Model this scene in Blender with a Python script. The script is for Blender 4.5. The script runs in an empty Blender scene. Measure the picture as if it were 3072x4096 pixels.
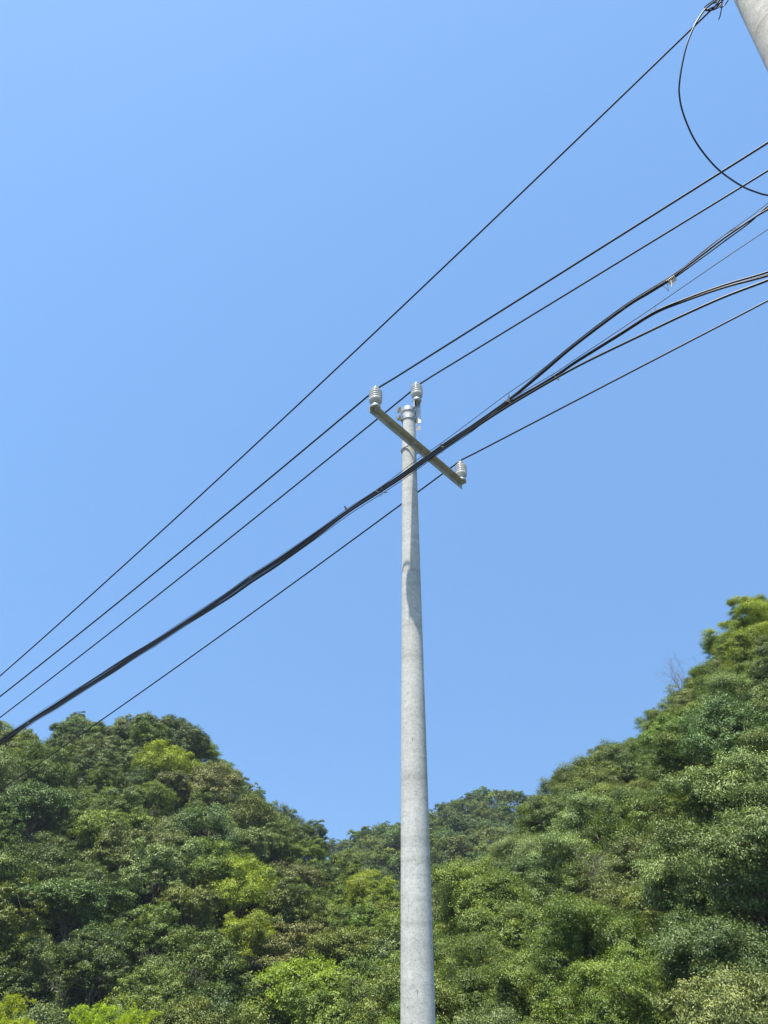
import bpy, math, random
import numpy as np
from mathutils import Vector, Matrix

random.seed(7)
rng = np.random.default_rng(7)
C = bpy.context.scene.collection
SC = bpy.context.scene

# ------------------------------------------------------------------ camera
CAM_Z = 1.6
PITCH = math.radians(33.0)
F = 2900.0                      # focal length measured in photo pixels (3072 x 4096)
cam = bpy.data.cameras.new("camera")
cam.sensor_fit = 'VERTICAL'
cam.sensor_height = 36.0
cam.lens = 36.0 * F / 4096.0
cam.clip_start = 0.05
cam.clip_end = 6000
cam_o = bpy.data.objects.new("camera", cam)
cam_o.location = (0, 0, CAM_Z)
cam_o.rotation_euler = (math.radians(90) + PITCH, 0, 0)
C.objects.link(cam_o)
SC.camera = cam_o

# ------------------------------------------------------------------ light
SUN_AZ = (-0.544, -0.843)       # plan direction towards the sun (behind and left of the camera)
SUN_EL = math.radians(71.0)
EXPOSURE = 1.0
SKY_STRENGTH = 0.15
world = bpy.data.worlds.new("World")
SC.world = world
world.use_nodes = True
wn = world.node_tree.nodes
wl = world.node_tree.links
wn.clear()
wo = wn.new('ShaderNodeOutputWorld')
wb = wn.new('ShaderNodeBackground')
sky = wn.new('ShaderNodeTexSky')
sky.sky_type = 'NISHITA'
sky.sun_disc = False
sky.sun_elevation = SUN_EL
sky.sun_rotation = math.atan2(SUN_AZ[0], SUN_AZ[1])
sky.altitude = 200
sky.air_density = 1.0
sky.dust_density = 0.35
sky.ozone_density = 1.0
tone = wn.new('ShaderNodeMixRGB')
tone.blend_type = 'MULTIPLY'
tone.inputs['Fac'].default_value = 1.0
tone.inputs['Color2'].default_value = (0.745, 0.93, 0.985, 1)
wl.new(sky.outputs['Color'], tone.inputs['Color1'])
# soften the horizon brightening: the whole dome is read a little higher than it stands
wtc = wn.new('ShaderNodeTexCoord')
wmp = wn.new('ShaderNodeMapping')
wmp.inputs['Location'].default_value = (0, 0, 0.55)
wl.new(wtc.outputs['Generated'], wmp.inputs['Vector'])
wnm = wn.new('ShaderNodeVectorMath')
wnm.operation = 'NORMALIZE'
wl.new(wmp.outputs['Vector'], wnm.inputs[0])
wl.new(wnm.outputs['Vector'], sky.inputs['Vector'])
wl.new(tone.outputs['Color'], wb.inputs['Color'])
wb.inputs['Strength'].default_value = SKY_STRENGTH
wl.new(wb.outputs['Background'], wo.inputs['Surface'])

sl = bpy.data.lights.new("sun", 'SUN')
sl.energy = 5.0
sl.angle = math.radians(0.53)
sl.color = (1.0, 0.945, 0.85)
so = bpy.data.objects.new("sun", sl)
k_ = math.cos(SUN_EL) / math.hypot(*SUN_AZ)
to_sun = Vector((SUN_AZ[0] * k_, SUN_AZ[1] * k_, math.sin(SUN_EL)))
so.rotation_euler = to_sun.to_track_quat('Z', 'Y').to_euler()
so.location = (0, -10, 30)
C.objects.link(so)

SC.view_settings.view_transform = 'Standard'
SC.view_settings.look = 'None'
SC.view_settings.gamma = 1.0
SC.view_settings.use_curve_mapping = False
SC.view_settings.exposure = EXPOSURE
SC.render.engine = 'CYCLES'
SC.cycles.max_bounces = 6
SC.cycles.diffuse_bounces = 2
SC.cycles.glossy_bounces = 2
SC.cycles.transmission_bounces = 3
SC.cycles.volume_bounces = 1

# ------------------------------------------------------------------ surveying helpers
cp, sp = math.cos(PITCH), math.sin(PITCH)
CAM = np.array([0, 0, CAM_Z])
def ray(px, py):                # direction per metre of depth for a photo pixel
    x = (px - 1536.0) / F
    y = (2048.0 - py) / F
    return np.array([x, cp - y * sp, sp + y * cp])
def proj(p):
    q = np.asarray(p, float) - CAM
    d = q[1] * cp + q[2] * sp
    u = -q[1] * sp + q[2] * cp
    return 1536 + F * q[0] / d, 2048 - F * u / d, d
U = np.array([0.79, -0.61]); U /= np.linalg.norm(U)      # along the lines, towards the right and nearer
N = np.array([-U[1], U[0]])                              # across the lines, away from the camera
def on_plane(px, py, c):        # meet the upright plane N.p = c
    r = ray(px, py)
    return CAM + r * (c / (N[0] * r[0] + N[1] * r[1]))
def on_level(px, py, z):
    r = ray(px, py)
    return CAM + r * ((z - CAM_Z) / r[2])
def at_depth(px, py, d):
    return CAM + ray(px, py) * d

# ------------------------------------------------------------------ materials
def new_mat(name):
    m = bpy.data.materials.new(name)
    m.use_nodes = True
    nt = m.node_tree
    b = nt.nodes['Principled BSDF']
    return m, nt, b
def ramp(nt, fac, stops):
    r = nt.nodes.new('ShaderNodeValToRGB')
    e = r.color_ramp.elements
    while len(e) < len(stops):
        e.new(0.5)
    for i, (p, c) in enumerate(stops):
        e[i].position = p
        e[i].color = (*c, 1)
    nt.links.new(fac, r.inputs['Fac'])
    return r.outputs['Color']
def noise(nt, scale, detail=4, rough=0.55, coord=None, dist=0.0):
    n = nt.nodes.new('ShaderNodeTexNoise')
    n.inputs['Scale'].default_value = scale
    n.inputs['Detail'].default_value = detail
    n.inputs['Roughness'].default_value = rough
    n.inputs['Distortion'].default_value = dist
    if coord is not None:
        nt.links.new(coord, n.inputs['Vector'])
    return n.outputs['Fac']
def coord(nt, scale=(1, 1, 1)):
    tc = nt.nodes.new('ShaderNodeTexCoord')
    mp = nt.nodes.new('ShaderNodeMapping')
    mp.inputs['Scale'].default_value = scale
    nt.links.new(tc.outputs['Object'], mp.inputs['Vector'])
    return mp.outputs['Vector']
def mix(nt, a, b, fac, mode='MULTIPLY'):
    m = nt.nodes.new('ShaderNodeMixRGB')
    m.blend_type = mode
    if isinstance(fac, float):
        m.inputs['Fac'].default_value = fac
    else:
        nt.links.new(fac, m.inputs['Fac'])
    nt.links.new(a, m.inputs['Color1'])
    if isinstance(b, tuple):
        m.inputs['Color2'].default_value = (*b, 1)
    else:
        nt.links.new(b, m.inputs['Color2'])
    return m.outputs['Color']
def bump(nt, b, h, strength=0.3, dist=0.005):
    bp = nt.nodes.new('ShaderNodeBump')
    bp.inputs['Strength'].default_value = strength
    bp.inputs['Distance'].default_value = dist
    nt.links.new(h, bp.inputs['Height'])
    nt.links.new(bp.outputs['Normal'], b.inputs['Normal'])

def plain(name, col, rough=0.5, metal=0.0, spec=0.5, var=0.25, nscale=30):
    m, nt, b = new_mat(name)
    f = noise(nt, nscale, 3, coord=coord(nt))
    c = ramp(nt, f, [(0.3, tuple(x * (1 - var) for x in col)), (0.7, tuple(min(1, x * (1 + var)) for x in col))])
    nt.links.new(c, b.inputs['Base Color'])
    b.inputs['Roughness'].default_value = rough
    b.inputs['Metallic'].default_value = metal
    b.inputs['Specular IOR Level'].default_value = spec
    return m

def concrete(name, lo, hi, warm=False):
    m, nt, b = new_mat(name)
    big = noise(nt, 2.6, 5, 0.6, coord(nt, (1, 1, 0.8)))
    mid = noise(nt, 26, 6, 0.65, coord(nt, (1, 1, 1.6)), 0.6)
    fine = noise(nt, 190, 4, 0.7, coord(nt, (1, 1, 0.6)))
    c1 = ramp(nt, big, [(0.3, lo), (0.7, hi)])
    c2 = ramp(nt, mid, [(0.30, (0.70, 0.70, 0.70)), (0.5, (0.95, 0.95, 0.95)), (0.72, (1.05, 1.05, 1.05))])
    c3 = ramp(nt, fine, [(0.36, (0.52, 0.52, 0.52)), (0.56, (1.04, 1.04, 1.04))])
    # short horizontal casting scuffs
    sc = noise(nt, 9, 5, 0.75, coord(nt, (1, 1, 5.5)), 1.2)
    c4 = ramp(nt, sc, [(0.29, (0.36, 0.36, 0.35)), (0.36, (1, 1, 1))])
    # thin vertical run marks
    vt = noise(nt, 30, 5, 0.7, coord(nt, (1, 1, 0.10)), 0.4)
    c5 = ramp(nt, vt, [(0.30, (0.72, 0.73, 0.72)), (0.42, (1, 1, 1))])
    bands = noise(nt, 1.0, 3, 0.6, coord(nt, (0.6, 0.6, 6.5)), 0.5)
    c6 = ramp(nt, bands, [(0.34, (0.80, 0.80, 0.795)), (0.50, (1, 1, 1))])
    spots = noise(nt, 55, 3, 0.6, coord(nt, (1, 1, 0.35)), 0.8)
    c7 = ramp(nt, spots, [(0.26, (0.30, 0.30, 0.29)), (0.32, (1, 1, 1))])
    c = mix(nt, mix(nt, mix(nt, mix(nt, c1, c2, 1.0), c3, 0.75), c4, 0.85), c5, 0.8)
    c = mix(nt, mix(nt, c, c6, 1.0), c7, 0.9)
    nt.links.new(c, b.inputs['Base Color'])
    b.inputs['Roughness'].default_value = 0.82
    b.inputs['Specular IOR Level'].default_value = 0.3
    bump(nt, b, fine, 0.35, 0.002)
    return m

M_CONC = concrete("pole_concrete", (0.46, 0.455, 0.405), (0.61, 0.605, 0.545))
M_CONC2 = concrete("pole_concrete_warm", (0.42, 0.39, 0.33), (0.60, 0.57, 0.50))
M_GALV = plain("galvanised_steel", (0.42, 0.43, 0.41), 0.42, 0.55, 0.5, 0.28, 14)
M_ARM = plain("crossarm_steel", (0.37, 0.37, 0.32), 0.5, 0.35, 0.5, 0.22, 9)
M_RUST = plain("rusty_band_steel", (0.30, 0.25, 0.20), 0.6, 0.3, 0.4, 0.5, 40)
M_PORC = plain("grey_porcelain", (0.43, 0.425, 0.385), 0.22, 0.0, 0.5, 0.07, 10)
M_BLACK = plain("black_cable_sheath", (0.009, 0.010, 0.014), 0.45, 0.0, 0.35, 0.3, 20)
M_BLACK2 = plain("weathered_cable_sheath", (0.015, 0.014, 0.011), 0.55, 0.0, 0.35, 0.35, 20)
M_STRAND = plain("steel_strand", (0.045, 0.045, 0.05), 0.6, 0.2, 0.5, 0.3, 60)
M_HOOK = plain("dark_hook_wire", (0.05, 0.05, 0.05), 0.5, 0.4, 0.5, 0.3, 60)
M_WRAP = plain("beige_binding_wire", (0.50, 0.43, 0.33), 0.5, 0.0, 0.5, 0.2, 60)
M_BARK = plain("bark", (0.12, 0.10, 0.08), 0.85, 0.0, 0.2, 0.4, 8)
M_TWIG = plain("pale_dead_twig", (0.20, 0.175, 0.14), 0.8, 0.0, 0.2, 0.3, 8)

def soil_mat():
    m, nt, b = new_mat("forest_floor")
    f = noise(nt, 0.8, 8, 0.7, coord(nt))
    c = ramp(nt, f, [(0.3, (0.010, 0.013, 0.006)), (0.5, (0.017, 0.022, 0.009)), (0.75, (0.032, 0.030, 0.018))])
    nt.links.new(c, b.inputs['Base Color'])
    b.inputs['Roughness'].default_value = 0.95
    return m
def ground_mat():
    m, nt, b = new_mat("verge_ground")
    f = noise(nt, 0.35, 8, 0.65, coord(nt))
    g = noise(nt, 14, 5, 0.7, coord(nt))
    c1 = ramp(nt, f, [(0.35, (0.04, 0.055, 0.02)), (0.5, (0.08, 0.08, 0.045)), (0.68, (0.14, 0.13, 0.09))])
    c2 = ramp(nt, g, [(0.3, (0.7, 0.7, 0.7)), (0.7, (1.1, 1.1, 1.1))])
    nt.links.new(mix(nt, c1, c2, 1.0), b.inputs['Base Color'])
    b.inputs['Roughness'].default_value = 0.95
    return m
def road_mat():
    m, nt, b = new_mat("road_concrete")
    f = noise(nt, 0.7, 6, 0.6, coord(nt))
    g = noise(nt, 60, 4, 0.7, coord(nt))
    c1 = ramp(nt, f, [(0.3, (0.17, 0.165, 0.145)), (0.7, (0.24, 0.235, 0.205))])
    c2 = ramp(nt, g, [(0.3, (0.8, 0.8, 0.8)), (0.7, (1.05, 1.05, 1.05))])
    nt.links.new(mix(nt, c1, c2, 1.0), b.inputs['Base Color'])
    b.inputs['Roughness'].default_value = 0.9
    return m
M_SOIL, M_GROUND, M_ROAD = soil_mat(), ground_mat(), road_mat()

def leaf_mat(name, dark, mid, light, rough=0.38, spec=0.32, trans=0.13):
    m, nt, b = new_mat(name)
    at = nt.nodes.new('ShaderNodeAttribute')
    at.attribute_name = 'tint'
    c = ramp(nt, at.outputs['Fac'], [(0.05, dark), (0.5, mid), (0.95, light)])
    oi = nt.nodes.new('ShaderNodeObjectInfo')
    hs = nt.nodes.new('ShaderNodeHueSaturation')
    def rng_map(a, b_, src):
        mr = nt.nodes.new('ShaderNodeMapRange')
        mr.inputs['To Min'].default_value = a
        mr.inputs['To Max'].default_value = b_
        nt.links.new(src, mr.inputs['Value'])
        return mr.outputs['Result']
    nt.links.new(rng_map(0.478, 0.512, oi.outputs['Random']), hs.inputs['Hue'])
    mul = nt.nodes.new('ShaderNodeMath'); mul.operation = 'MULTIPLY'; mul.inputs[1].default_value = 7.31
    fr = nt.nodes.new('ShaderNodeMath'); fr.operation = 'FRACT'
    nt.links.new(oi.outputs['Random'], mul.inputs[0]); nt.links.new(mul.outputs[0], fr.inputs[0])
    nt.links.new(rng_map(0.78, 1.22, fr.outputs[0]), hs.inputs['Value'])
    nt.links.new(c, hs.inputs['Color'])
    col = hs.outputs['Color']
    nt.links.new(col, b.inputs['Base Color'])
    b.inputs['Roughness'].default_value = rough
    b.inputs['Specular IOR Level'].default_value = spec
    tr = nt.nodes.new('ShaderNodeBsdfTranslucent')
    tcol = mix(nt, col, (1.5, 1.45, 0.6), 1.0)
    nt.links.new(tcol, tr.inputs['Color'])
    ms = nt.nodes.new('ShaderNodeMixShader')
    ms.inputs['Fac'].default_value = trans
    nt.links.new(b.outputs[0], ms.inputs[1])
    nt.links.new(tr.outputs[0], ms.inputs[2])
    nt.links.new(ms.outputs[0], nt.nodes['Material Output'].inputs['Surface'])
    return m
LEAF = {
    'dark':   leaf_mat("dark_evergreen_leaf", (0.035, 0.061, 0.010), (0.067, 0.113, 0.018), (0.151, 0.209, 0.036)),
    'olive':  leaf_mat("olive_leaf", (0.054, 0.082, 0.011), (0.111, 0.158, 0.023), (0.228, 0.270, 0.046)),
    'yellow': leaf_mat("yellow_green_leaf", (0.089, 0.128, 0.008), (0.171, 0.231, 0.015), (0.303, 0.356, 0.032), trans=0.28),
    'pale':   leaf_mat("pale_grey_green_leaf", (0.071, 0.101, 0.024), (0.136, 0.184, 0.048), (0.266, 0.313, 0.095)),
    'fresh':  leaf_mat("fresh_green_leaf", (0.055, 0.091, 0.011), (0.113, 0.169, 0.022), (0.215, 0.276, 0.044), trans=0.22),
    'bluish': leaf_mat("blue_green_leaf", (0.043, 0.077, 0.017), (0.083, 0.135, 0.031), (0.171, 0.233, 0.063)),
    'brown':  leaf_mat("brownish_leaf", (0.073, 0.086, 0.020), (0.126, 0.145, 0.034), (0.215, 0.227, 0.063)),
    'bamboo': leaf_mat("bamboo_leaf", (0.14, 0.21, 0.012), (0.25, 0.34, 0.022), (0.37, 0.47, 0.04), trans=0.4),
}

# ------------------------------------------------------------------ object helpers
def tag(o, label=None, cat=None, group=None, kind=None):
    if label: o['label'] = label
    if cat: o['category'] = cat
    if group: o['group'] = group
    if kind: o['kind'] = kind
    return o
def empty(name, loc, label, cat, group=None):
    o = bpy.data.objects.new(name, None)
    o.empty_display_size = 0.3
    o.location = loc
    C.objects.link(o)
    return tag(o, label, cat, group)
class MB:
    def __init__(s):
        s.v, s.f = [], []
    def add(s, vs, fs):
        k = len(s.v)
        s.v += [tuple(float(c) for c in v) for v in vs]
        s.f += [tuple(i + k for i in f) for f in fs]
    def box(s, c, ax, ay, az):      # centre and three half-axis vectors
        c, ax, ay, az = map(np.asarray, (c, ax, ay, az))
        vs = [c + i * ax + j * ay + k * az for i in (-1, 1) for j in (-1, 1) for k in (-1, 1)]
        s.add(vs, [(0, 1, 3, 2), (4, 6, 7, 5), (0, 4, 5, 1), (2, 3, 7, 6), (0, 2, 6, 4), (1, 5, 7, 3)])
    def tube(s, pts, rad, n=8, caps=True):
        pts = [np.asarray(p, float) for p in pts]
        m = len(pts)
        rad = [rad] * m if np.isscalar(rad) else list(rad)
        T = []
        for i in range(m):
            t = pts[min(i + 1, m - 1)] - pts[max(i - 1, 0)]
            T.append(t / (np.linalg.norm(t) + 1e-12))
        ref = np.array([0, 0, 1.0]) if abs(T[0][2]) < 0.9 else np.array([1.0, 0, 0])
        a = np.cross(T[0], ref); a /= np.linalg.norm(a)
        vs = []
        for i in range(m):
            a = a - T[i] * np.dot(a, T[i]); a /= (np.linalg.norm(a) + 1e-12)
            b = np.cross(T[i], a)
            for j in range(n):
                w = 2 * math.pi * j / n
                vs.append(pts[i] + rad[i] * (a * math.cos(w) + b * math.sin(w)))
        fs = [(i * n + j, i * n + (j + 1) % n, (i + 1) * n + (j + 1) % n, (i + 1) * n + j) for i in range(m - 1) for j in range(n)]
        if caps:
            fs.append(tuple(range(n - 1, -1, -1)))
            fs.append(tuple((m - 1) * n + j for j in range(n)))
        s.add(vs, fs)
    def lathe(s, prof, c, n=32, axis=None):
        c = np.asarray(c, float)
        vs = []
        for r, z in prof:
            for j in range(n):
                w = 2 * math.pi * j / n
                vs.append(c + np.array([r * math.cos(w), r * math.sin(w), z]))
        m = len(prof)
        fs = [(i * n + j, i * n + (j + 1) % n, (i + 1) * n + (j + 1) % n, (i + 1) * n + j) for i in range(m - 1) for j in range(n)]
        fs.append(tuple(range(n - 1, -1, -1)))
        fs.append(tuple((m - 1) * n + j for j in range(n)))
        s.add(vs, fs)
    def build(s, name, mat, parent=None, smooth=True, angle=40):
        me = bpy.data.meshes.new(name)
        off = np.zeros(3)
        if parent is not None:
            off = np.array(parent.matrix_world.translation) if parent.parent is None and False else world_loc(parent)
        me.from_pydata([tuple(np.array(v) - off) for v in s.v], [], s.f)
        me.update()
        if smooth:
            me.polygons.foreach_set('use_smooth', [True] * len(me.polygons))
            me.set_sharp_from_angle(angle=math.radians(angle))
        me.materials.append(mat)
        o = bpy.data.objects.new(name, me)
        if parent is not None:
            o.parent = parent
        C.objects.link(o)
        return o
def world_loc(o):
    v = np.zeros(3)
    while o is not None:
        v += np.array(o.location)
        o = o.parent
    return v

# ------------------------------------------------------------------ ground
def ground_z(x, y):
    r = np.hypot(x, y)
    t = np.clip((r - 10.5) / 6.0, 0, 1)
    front = np.clip((y + 0.3 * np.abs(x)) / 6.0, 0, 1)
    return -6.5 * (t * t * (3 - 2 * t)) * front * front * (3 - 2 * front)
def grid_mesh(name, X, Y, Z, mat, kind='structure'):
    n, m = X.shape
    v = np.stack([X, Y, Z], -1).reshape(-1, 3)
    i = np.arange(n * m).reshape(n, m)
    q = np.stack([i[:-1, :-1], i[1:, :-1], i[1:, 1:], i[:-1, 1:]], -1).reshape(-1, 4)
    me = bpy.data.meshes.new(name)
    me.from_pydata(v.tolist(), [], q.tolist())
    me.polygons.foreach_set('use_smooth', [True] * len(me.polygons))
    me.materials.append(mat)
    o = bpy.data.objects.new(name, me)
    C.objects.link(o)
    o['kind'] = kind
    return o
az = np.linspace(-math.pi, math.pi, 97)
rr = np.array([0, 2, 4, 6, 8, 9, 10, 11, 12, 13, 14, 15, 16, 17, 19, 24, 35, 60, 120, 300, 600, 1000, 1500.0])
A_, R_ = np.meshgrid(az, rr, indexing='ij')
GX, GY = R_ * np.sin(A_), R_ * np.cos(A_)
grid_mesh('ground', GX, GY, ground_z(GX, GY), M_GROUND)
mb = MB()
mb.box((-0.5, -1.2, -0.06), (60 * U[0], 60 * U[1], 0), (2.6 * N[0], 2.6 * N[1], 0), (0, 0, 0.075))
tag(mb.build('road', M_ROAD, smooth=False), kind='structure')

# ------------------------------------------------------------------ hills
def interp(x, pts):
    xs, ys = zip(*pts)
    return np.interp(x, xs, ys)
D2F = 3072 / 1659.0
SIL_L = [(-160, 1530), (-60, 1550), (0, 1568), (25, 1572), (50, 1598), (85, 1605), (118, 1582), (128, 1560), (165, 1548), (190, 1552),
         (215, 1574), (260, 1556), (300, 1550), (350, 1548), (378, 1547), (400, 1560), (425, 1585), (440, 1607), (480, 1630),
         (508, 1650), (526, 1690), (550, 1692), (580, 1725), (612, 1745), (630, 1768), (655, 1780), (685, 1778), (700, 1800),
         (716, 1826), (740, 1870), (775, 1890), (810, 1900), (850, 1925), (880, 1950), (930, 2000), (980, 2060)]
SIL_F = [(640, 1890), (700, 1834), (740, 1816), (770, 1806), (800, 1792), (860, 1770), (930, 1755), (952, 1737), (985, 1725),
         (1040, 1710), (1090, 1706), (1125, 1711), (1150, 1722), (1180, 1740), (1240, 1800)]
SIL_R = [(850, 2120), (900, 2060), (935, 1995), (950, 1915), (1000, 1882), (1050, 1868), (1085, 1830), (1110, 1790), (1150, 1722), (1180, 1692),
         (1215, 1676), (1255, 1652), (1290, 1640), (1303, 1612), (1335, 1615), (1380, 1580), (1420, 1555), (1448, 1530), (1446, 1482),
         (1500, 1442), (1514, 1400), (1540, 1370), (1562, 1330), (1600, 1315), (1640, 1300), (1659, 1298), (1760, 1270), (1900, 1240)]
def F_(pts):
    return [(a * D2F, b * D2F) for a, b in sorted(pts)]
SIL_L, SIL_F, SIL_R = F_(SIL_L), F_(SIL_F), F_(SIL_R)
def az_of(px, py):
    r = ray(px, py)
    return math.atan2(r[0], r[1])
def el_of(px, py):
    r = ray(px, py)
    return math.atan2(r[2], math.hypot(r[0], r[1]))
class Hill:
    def __init__(s, sil, dist, base, zb, hgt, power, seed):
        s.seed = seed
        s.sil = sil
        a = [az_of(*p) for p in sil]
        e = [el_of(*p) for p in sil]
        o = np.argsort(a)
        s.a = np.array(a)[o]
        s.e = np.array(e)[o]
        s.px = np.array([p[0] for p in sil])[o]
        s.R = np.interp(s.px, *zip(*dist))
        s.base, s.zb, s.h, s.power = base, zb, hgt, power
    def rb(s, a):
        return np.interp(a, *zip(*s.base))
    def ridge(s, a):
        # the ridge itself is smoother than the tree line on it
        w = np.linspace(-0.05, 0.05, 7)
        e = np.mean([np.interp(a + k, s.a, s.e) for k in w], 0)
        R = np.interp(a, s.a, s.R)
        return R, CAM_Z + R * np.tan(e) - s.h
    def z(s, x, y):
        a = np.arctan2(x, y)
        r = np.hypot(x, y)
        R, zr = s.ridge(a)
        rb = s.rb(a)
        t = np.clip((r - rb) / (R - rb), 0, 1)
        z = s.zb + (zr - s.zb) * t ** s.power
        z = z - np.clip(r - R, 0, None) * 0.45
        k = s.seed
        b = (np.sin(x * 0.23 + k) * np.cos(y * 0.19 + 2 * k) + 0.6 * np.sin(x * 0.51 - y * 0.37 + 3 * k)) * 0.8
        return z + b * np.clip(4 * t * (1.05 - t), 0, 1)
    def mesh(s, a0, a1, depth):
        a = np.linspace(a0, a1, 70)
        t = np.linspace(0, 1 + depth, 60)
        A, T = np.meshgrid(a, t, indexing='ij')
        R, _ = s.ridge(A)
        rb = s.rb(A)
        r = rb + (R - rb) * T
        X, Y = r * np.sin(A), r * np.cos(A)
        Z = s.z(X, Y)
        Z[:, 0] -= 4
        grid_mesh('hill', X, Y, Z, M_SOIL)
HL = Hill(SIL_L, [(-300, 108), (0, 104), (700, 102), (1150, 92), (1300, 84), (1450, 70), (1600, 60), (1815, 50)], [(-0.9, 46), (0.0, 44), (0.06, 38), (0.2, 32)], -7.5, 3.7, 0.95, 1.3)
HF = Hill(SIL_F, [(1100, 190), (2400, 200)], [(-0.3, 108), (0.5, 108)], -6, 3.6, 0.9, 4.1)
HR = Hill(SIL_R, [(1560, 30), (1730, 38), (1850, 46), (2130, 64), (2600, 66), (3072, 60), (3500, 56)], [(0.0, 19), (0.12, 19), (0.6, 17), (0.9, 17)], -6.5, 3.0, 0.92, 2.7)
HL.mesh(-0.75, 0.20, 0.9)
HF.mesh(-0.12, 0.42, 0.6)
HR.mesh(0.02, 0.80, 0.7)

# ------------------------------------------------------------------ trees
def unit(v):
    return v / (np.linalg.norm(v, axis=-1, keepdims=True) + 1e-9)
def sphere(g, n):
    return unit(g.normal(size=(n, 3)))
def leaf_arrays(P, Nn, A, L, W, g, fold=0.25):
    A = unit(A - Nn * np.sum(A * Nn, 1, keepdims=True))
    B = np.cross(Nn, A)
    L = L[:, None]; W = W[:, None]
    base = P - A * L * 0.5
    tip = P + A * L * 0.5 - Nn * L * 0.10
    f = W * fold
    le = P - A * L * 0.08 + B * W * 0.5 + Nn * f
    ri = P - A * L * 0.08 - B * W * 0.5 + Nn * f
    V = np.stack([base, ri, tip, le], 1).reshape(-1, 3)
    return V
def leaf_mesh(name, V, tint):
    n = len(V) // 4
    me = bpy.data.meshes.new(name)
    me.vertices.add(4 * n)
    me.vertices.foreach_set('co', V.astype(np.float32).ravel())
    k = np.arange(n)[:, None] * 4
    idx = np.concatenate([k + 0, k + 1, k + 2, k + 0, k + 2, k + 3], 1).ravel().astype(np.int32)
    me.loops.add(6 * n)
    me.loops.foreach_set('vertex_index', idx)
    me.polygons.add(2 * n)
    me.polygons.foreach_set('loop_start', np.arange(0, 6 * n, 3, dtype=np.int32))
    me.polygons.foreach_set('loop_total', np.full(2 * n, 3, dtype=np.int32))
    me.update(calc_edges=True)
    at = me.attributes.new('tint', 'FLOAT', 'POINT')
    at.data.foreach_set('value', np.repeat(tint, 4).astype(np.float32))
    me.materials.append(LEAF['olive'])
    return me
def crown(name, seed, n_clump, per, leaf, shape=(2.6, 2.0), zc=3.1, slim=0.36, droop=0.5, bushy=0.36):
    g = np.random.default_rng(seed)
    R, H = shape
    # clump centres through the crown's volume, most of them near its surface
    d = sphere(g, n_clump * 3)
    d = d[d[:, 2] > -0.55][:n_clump]
    rad = g.uniform(0.35, 0.92, len(d)) ** 0.8
    lob = 1 + 0.20 * np.sin(3 * np.arctan2(d[:, 1], d[:, 0]) + seed) + 0.12 * np.sin(5 * d[:, 2] + seed * 2)
    cen = d * (rad * lob)[:, None] * np.array([R, R, H]) + np.array([0, 0, zc])
    rc = g.uniform(0.5, 1.45, len(d)) * bushy * R
    P, Nn, A, ti = [], [], [], []
    for c, r, dd in zip(cen, rc, d):
        q = r / (bushy * R)
        m = int(per * q ** 2)
        nt_ = max(7, int(17 * q ** 1.5))
        # tufts of leaves at the twig ends, facing up and outwards
        t = unit(sphere(g, nt_) + 0.55 * dd + np.array([0, 0, 0.45]))
        tc = c + t * (r * g.uniform(0.45, 1.12, nt_))[:, None] * np.array([1, 1, 0.8])
        rt = r * g.uniform(0.24, 0.46, nt_)
        pick = g.integers(0, nt_, m)
        off = g.normal(size=(m, 3)) * 0.55
        off *= (rt[pick] / np.maximum(1, np.linalg.norm(off, axis=1) / 1.3))[:, None]
        p = tc[pick] + off * np.array([1, 1, 0.55])
        nn = unit(t[pick] * 0.45 + unit(off) * 0.45 + np.array([0, 0, 0.45]) + 0.36 * g.normal(size=(m, 3)))
        a = unit(g.normal(size=(m, 3)) + unit(off) * 0.5 + np.array([0, 0, -droop]))
        P.append(p); Nn.append(nn); A.append(a)
        ti.append(np.clip(0.5 + 0.15 * g.normal(size=m) + 0.12 * g.normal() + 0.13 * g.normal(size=nt_)[pick], 0, 1))
    P = np.concatenate(P); Nn = np.concatenate(Nn); A = np.concatenate(A); ti = np.concatenate(ti)
    L = leaf * g.uniform(0.65, 1.25, len(P))
    V = leaf_arrays(P, Nn, A, L, L * slim, g)
    me = leaf_mesh(name, V, ti)
    return me, cen
def branch_pts(g, p0, p1, k=6, wob=0.08):
    p0, p1 = np.asarray(p0, float), np.asarray(p1, float)
    ln = np.linalg.norm(p1 - p0)
    out = []
    for i in range(k + 1):
        t = i / k
        q = p0 + (p1 - p0) * t
        q[2] += 0.16 * ln * math.sin(math.pi * t) * 0.5
        if 0 < i < k:
            q += g.normal(size=3) * wob * ln * 0.4
        out.append(q)
    return out
def trunk_mesh(name, seed, cen, zc, thick=0.13, n_limb=16):
    g = np.random.default_rng(seed)
    mb = MB()
    top = np.array([0.1 * g.normal(), 0.1 * g.normal(), zc * 1.05])
    tr = branch_pts(g, (0, 0, -1.2), top, 7, 0.03)
    mb.tube(tr, list(np.linspace(thick * 1.25, thick * 0.35, len(tr))), 7)
    for c in cen[g.permutation(len(cen))[:n_limb]]:
        t = g.uniform(0.30, 0.85)
        i = int(t * (len(tr) - 1))
        b = branch_pts(g, tr[i], c, 6, 0.10)
        mb.tube(b, list(np.linspace(thick * 0.42, thick * 0.08, len(b))), 5)
        for q in range(3):
            e = c + g.normal(size=3) * 0.45
            bb = branch_pts(g, b[3 + q], e, 3, 0.12)
            mb.tube(bb, list(np.linspace(thick * 0.14, thick * 0.05, len(bb))), 4)
    me = bpy.data.meshes.new(name)
    me.from_pydata(mb.v, [], mb.f)
    me.polygons.foreach_set('use_smooth', [True] * len(me.polygons))
    me.materials.append(M_BARK)
    return me
def proto(seed, *a, zc=3.1, **k):
    m, cen = crown('crown', seed, *a, zc=zc, **k)
    return m, trunk_mesh('trunk', seed + 50, cen, zc)
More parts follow.
